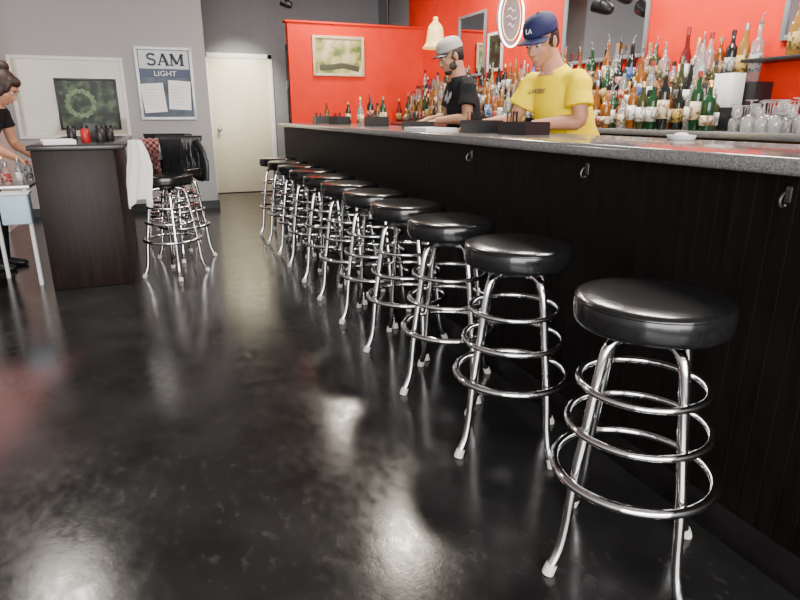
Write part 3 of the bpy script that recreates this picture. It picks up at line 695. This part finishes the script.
J=dict(hip=(-.03,0,.93),waist=(.0,0,1.08),chest=(.075,0,1.28),neck=(.15,0,1.442),head=(.245,0,1.575),yaw=math.radians(14),pitch=math.radians(25),
 shL=(.115,.165,1.38),shR=(.135,-.16,1.38),elL=(.13,.215,1.165),elR=(.22,-.225,1.165),wrL=(.36,.10,1.145),wrR=(.44,-.24,1.145),
 hdL=(.8,-.5,-.12),hdR=(.9,-.1,-.12),**legs)
p2,HM=person("man in yellow t-shirt and navy cap leaning over the bar",(2.24,3.00,0),math.radians(188),J,M['skin'],M['yellow'],M['denim'],slim=.94,sleeve=.66,loose=.026)
hairshell(p2,HM,[((-.025,0,.02),(.094,.083,.085)),((-.05,0,-.015),(.058,.074,.065)),((-.012,.068,.008),(.035,.013,.035)),((-.012,-.068,.008),(.035,.013,.035))])
cap(p2,HM,M['navy'],"LA")
text("shirt_lettering","LAKERS",.038,mat("purple_print",(.03,.01,.10),.6),(.228,-.03,1.32),(math.radians(66),0,math.pi/2),p2,ext=.001)
J=dict(hip=(-.02,0,.94),waist=(.0,0,1.10),chest=(.035,0,1.30),neck=(.075,0,1.475),head=(.14,0,1.62),yaw=math.radians(8),pitch=math.radians(22),
 shL=(.05,.17,1.42),shR=(.05,-.17,1.42),elL=(.08,.23,1.17),elR=(.08,-.24,1.17),wrL=(.29,.14,1.15),wrR=(.29,-.16,1.15),
 hdL=(.9,-.2,-.2),hdR=(.9,.2,-.2),**legs)
p1,HM=person("bearded man in black t-shirt and gray cap behind the bar",(2.32,4.42,0),math.radians(172),J,M['skin2'],M['blk_cot'],M['denim'],slim=.97,sleeve=.65,loose=.01)
hairshell(p1,HM,[((-.022,0,.02),(.094,.081,.085)),((-.055,0,-.01),(.055,.068,.06))])
hairshell(p1,HM,[((.050,0,-.098),(.036,.038,.024)),((.02,.050,-.062),(.04,.014,.036)),((.02,-.050,-.062),(.04,.014,.036)),((.088,0,-.055),(.008,.024,.005))],"beard")
cap(p1,HM,M['gcap'],vis=.06,vm=M['black'])
bm=bmesh.new()
for k in range(5): ell(bm,(0,-.05+.03*k,.02*math.sin(k*2.1)),(.003,.014,.028+.012*(k%2)),seg=10)
obj("shirt_print",bm,mat("pale_gray_print",(.34,.34,.34),.8),parent=p1,loc=(.166,.03,1.32),rot=(0,math.radians(-8),0))
# woman at the cart
J=dict(hip=(-.06,0,.92),waist=(.0,0,1.06),chest=(.10,0,1.22),neck=(.20,0,1.37),head=(.30,0,1.49),yaw=0,pitch=math.radians(36),
 shL=(.17,.155,1.32),shR=(.17,-.155,1.32),elL=(.20,.21,1.05),elR=(.20,-.21,1.05),wrL=(.38,.15,.93),wrR=(.38,-.12,.93),
 hdL=(.9,-.1,-.4),hdR=(.9,.1,-.4),**legs)
p3,HM=person("woman in black with brown tied hair bending over a cart",(-1.27,5.62,0),math.radians(-14),J,M['skin'],M['blk_cot'],M['blk_cot'],sleeve=.5,sc=.93,slim=.9,female=True)
hairshell(p3,HM,[((-.030,0,.038),(.104,.092,.104)),((-.085,0,.145),(.048,.048,.045)),((-.015,.064,-.02),(.056,.028,.070)),((-.015,-.064,-.02),(.056,.028,.070)),((.030,0,.085),(.058,.070,.045)),((.035,.062,.03),(.030,.022,.05)),((.035,-.062,.03),(.030,.022,.05)),((-.08,0,-.03),(.045,.06,.07))],m=M['bhair'])
# ---------------------------------------------------------------- signs, lamps
def neon(x,y,z,rw,rh,label,col):
    e=empty("neon_sign",(x,y,z),label,"sign")
    n=48
    bm=bmesh.new(); tube(bm,[(rw*math.cos(6.2832*i/n),0,rh*math.sin(6.2832*i/n)) for i in range(n)],.009,seg=10,closed=True,ref=(0,1,0))
    obj("neon_tube",bm,mat("neon_tube_glow",col,.3,emit=col,estr=7),parent=e)
    bm=bmesh.new(); tube(bm,[(rw*.74*math.cos(6.2832*i/n),0,rh*.78*math.sin(6.2832*i/n)) for i in range(n)],.004,seg=8,closed=True,ref=(0,1,0))
    obj("neon_tube",bm,mat("neon_yellow_glow",(1,.75,.25),.3,emit=(1,.65,.2),estr=2.5),parent=e)
    def oval(kx,kz,y0,t,cz=0):
        bm=bmesh.new(); vs=[bm.verts.new((rw*kx*math.cos(6.2832*i/n),y0,cz+rh*kz*math.sin(6.2832*i/n))) for i in range(n)]; f=bm.faces.new(vs)
        r=bmesh.ops.extrude_face_region(bm,geom=[f]); bmesh.ops.translate(bm,verts=[v for v in r['geom'] if isinstance(v,bmesh.types.BMVert)],vec=(0,t,0)); return bm
    obj("backing_board",oval(.96,.96,.05,.015),mat("gray_sign_board",(.16,.165,.18),.5),parent=e)
    bm=bmesh.new()
    for k in range(3):
        zz=.07-.07*k; ww=.045+.015*math.sin(k*2)
        tube(bm,smooth_path([(-ww,.0,zz),(-ww*.3,.0,zz+.018),(ww*.3,.0,zz-.014),(ww,.0,zz+.006)],5),.0022,seg=6)
    obj("neon_squiggle",bm,mat("neon_pale_glow",(1,.9,.8),.3,emit=(1,.88,.75),estr=1.6),parent=e)
    bm=bmesh.new()
    for s in (-1,1): tube(bm,[(s*rw*.6,.057,rh*.7),(s*rw*.6,.057,HZ-z)],.003,seg=6)
    obj("hanging_wire",bm,M['black'],parent=e)
neon(3.46,5.68,2.12,.14,.27,"gray oval sign with thin white glowing neon rim",(1,.95,.88))
PZ=1.90
e=empty("pendant_lamp",(3.05,6.6,PZ),"amber glowing bell-shaped pendant lamp above the back bar","lamp"); e.scale=(.85,.85,.85)
bm=bmesh.new(); lathe(bm,[(.165,0),(.170,.008),(.150,.03),(.125,.07),(.112,.13),(.106,.20),(.092,.26),(.065,.30),(.032,.325),(.03,.35),(.035,.37),(.02,.385),(.017,.38),(.028,.345),(.06,.292),(.086,.252),(.10,.195),(.106,.13),(.119,.07),(.143,.03),(.163,.004)],32)
obj("lamp_shade",bm,mat("amber_glass_shade",(.80,.58,.25),.3,var=.35,scale=9,emit=(1,.55,.14),estr=.9),parent=e)
bm=bmesh.new(); ell(bm,(0,0,.08),(.035,.035,.05)); obj("bulb",bm,mat("glowing_bulb",(1,.9,.7),.3,emit=(1,.85,.55),estr=8),parent=e)
bm=bmesh.new(); tube(bm,[(0,0,.38),(0,0,(HZ-PZ)/.85)],.005,seg=8); obj("hanging_rod",bm,M['blackm'],parent=e)
def spot(x,y,z,label,rot,pole):
    e=empty("spotlight",(x,y,z),label,"lamp",rot=rot)
    ax=Matrix.Rotation(math.radians(65),4,'Y')
    bm=bmesh.new(); lathe(bm,[(0,-.08),(.03,-.08),(.045,-.05),(.055,.0),(.062,.06),(.066,.07),(.060,.07),(.05,.02),(0,.01)],24,axis=ax); obj("lamp_housing",bm,M['blackm'],parent=e)
    bm=bmesh.new(); lathe(bm,[(0,.035),(.03,.032),(.048,.018)],20,axis=ax); obj("bulb",bm,mat("warm_bulb",(1,.9,.7),.3,emit=(1,.85,.6),estr=1.5),parent=e)
    bm=bmesh.new()
    tube(bm,smooth_path([(0,-.06,0),(-.01,-.07,.05),(-.01,0,.09),(-.01,.07,.05),(0,.06,0)],4),.006,seg=8); tube(bm,[V((-.01,0,.085)),V((-.01,0,.085))+V(pole)],.010,seg=8); obj("mounting_arm",bm,M['blackm'],parent=e)
spot(1.84,8.7,2.60,"black spotlight hanging from the ceiling near the partition",(0,0,2.8),(0,0,.315))
spot(3.38,4.2,2.0,"black spotlight in front of the wall mirror, standing in for a lamp reflection",(0,0,2.0),(0,0,.915))  # this and the next are added in place of a track lamp's mirror reflection
spot(3.38,3.98,2.05,"black spotlight in front of the wall mirror, standing in for a lamp reflection",(0,0,3.3),(0,0,.865))
bm=bmesh.new(); tube(bm,[(3.1,8.25,2.337),(3.1,8.25,2.999)],.02,seg=12)
obj("ceiling_pole",bm,M['blackm'],label="black metal pole from partition top to ceiling",category="pole")
bm=bmesh.new(); tube(bm,[(1.712,8.25,0),(1.712,8.25,2.05)],.013,seg=10); box(bm,(1.70,8.22,1.5),(1.729,8.28,1.62),.003)
obj("conduit",bm,M['blackm'],label="black conduit on the end of the red partition",category="pipe")
# ---------------------------------------------------------------- lights
def area(name,loc,rot,sx,sy,e,col=(1,1,1)):
    l=bpy.data.lights.new(name,'AREA'); l.shape='RECTANGLE'; l.size=sx; l.size_y=sy; l.energy=e; l.color=col
    o=bpy.data.objects.new(name,l); C.objects.link(o); o.location=loc; o.rotation_euler=rot; return o
area("bar_ceiling_lamp",(1.95,4.75,2.95),(0,0,0),.22,.36,62,(1,.90,.74))
area("bar_ceiling_lamp",(2.2,7.6,2.95),(0,0,0),.25,.4,50,(1,.90,.74))
area("bar_ceiling_lamp",(2.7,2.6,2.95),(0,0,0),.35,.7,95,(1,.95,.86))
area("bar_ceiling_lamp",(2.9,4.0,2.95),(0,0,0),.35,.7,65,(1,.95,.86))
area("bar_ceiling_lamp",(3.0,5.8,2.95),(0,0,0),.3,.5,50,(1,.95,.86))
area("room_ceiling_lamp",(-1.15,5.1,2.95),(0,0,0),.35,.35,50,(1,.93,.82))
def spotl(name,loc,tgt,e,ang,col):
    l=bpy.data.lights.new(name,'SPOT'); l.energy=e; l.spot_size=math.radians(ang); l.spot_blend=.9; l.color=col; l.shadow_soft_size=.06
    o=bpy.data.objects.new(name,l); C.objects.link(o); o.location=loc
    o.rotation_euler=(V(tgt)-V(loc)).to_track_quat('-Z','Y').to_euler(); return o
spotl("hall_spotlight",(1.35,8.75,2.85),(1.33,10,1.35),380,55,(1,.94,.76))
area("storefront_window_light",(-.8,-2.8,1.7),(math.radians(90),0,0),5.5,2.4,620,(1,.98,.94))
w=bpy.data.worlds.new("world"); bpy.context.scene.world=w; w.use_nodes=True
w.node_tree.nodes["Background"].inputs[0].default_value=(.97,.98,1,1); w.node_tree.nodes["Background"].inputs[1].default_value=1.35
# ---------------------------------------------------------------- camera
cam=bpy.data.cameras.new("camera"); co=bpy.data.objects.new("camera",cam); C.objects.link(co)
cam.sensor_width=36; cam.lens=600/800*36; cam.clip_start=.02
co.location=(0,0,1.2); co.rotation_euler=(math.radians(90-17.22),0,math.radians(-21.7))
bpy.context.scene.camera=co
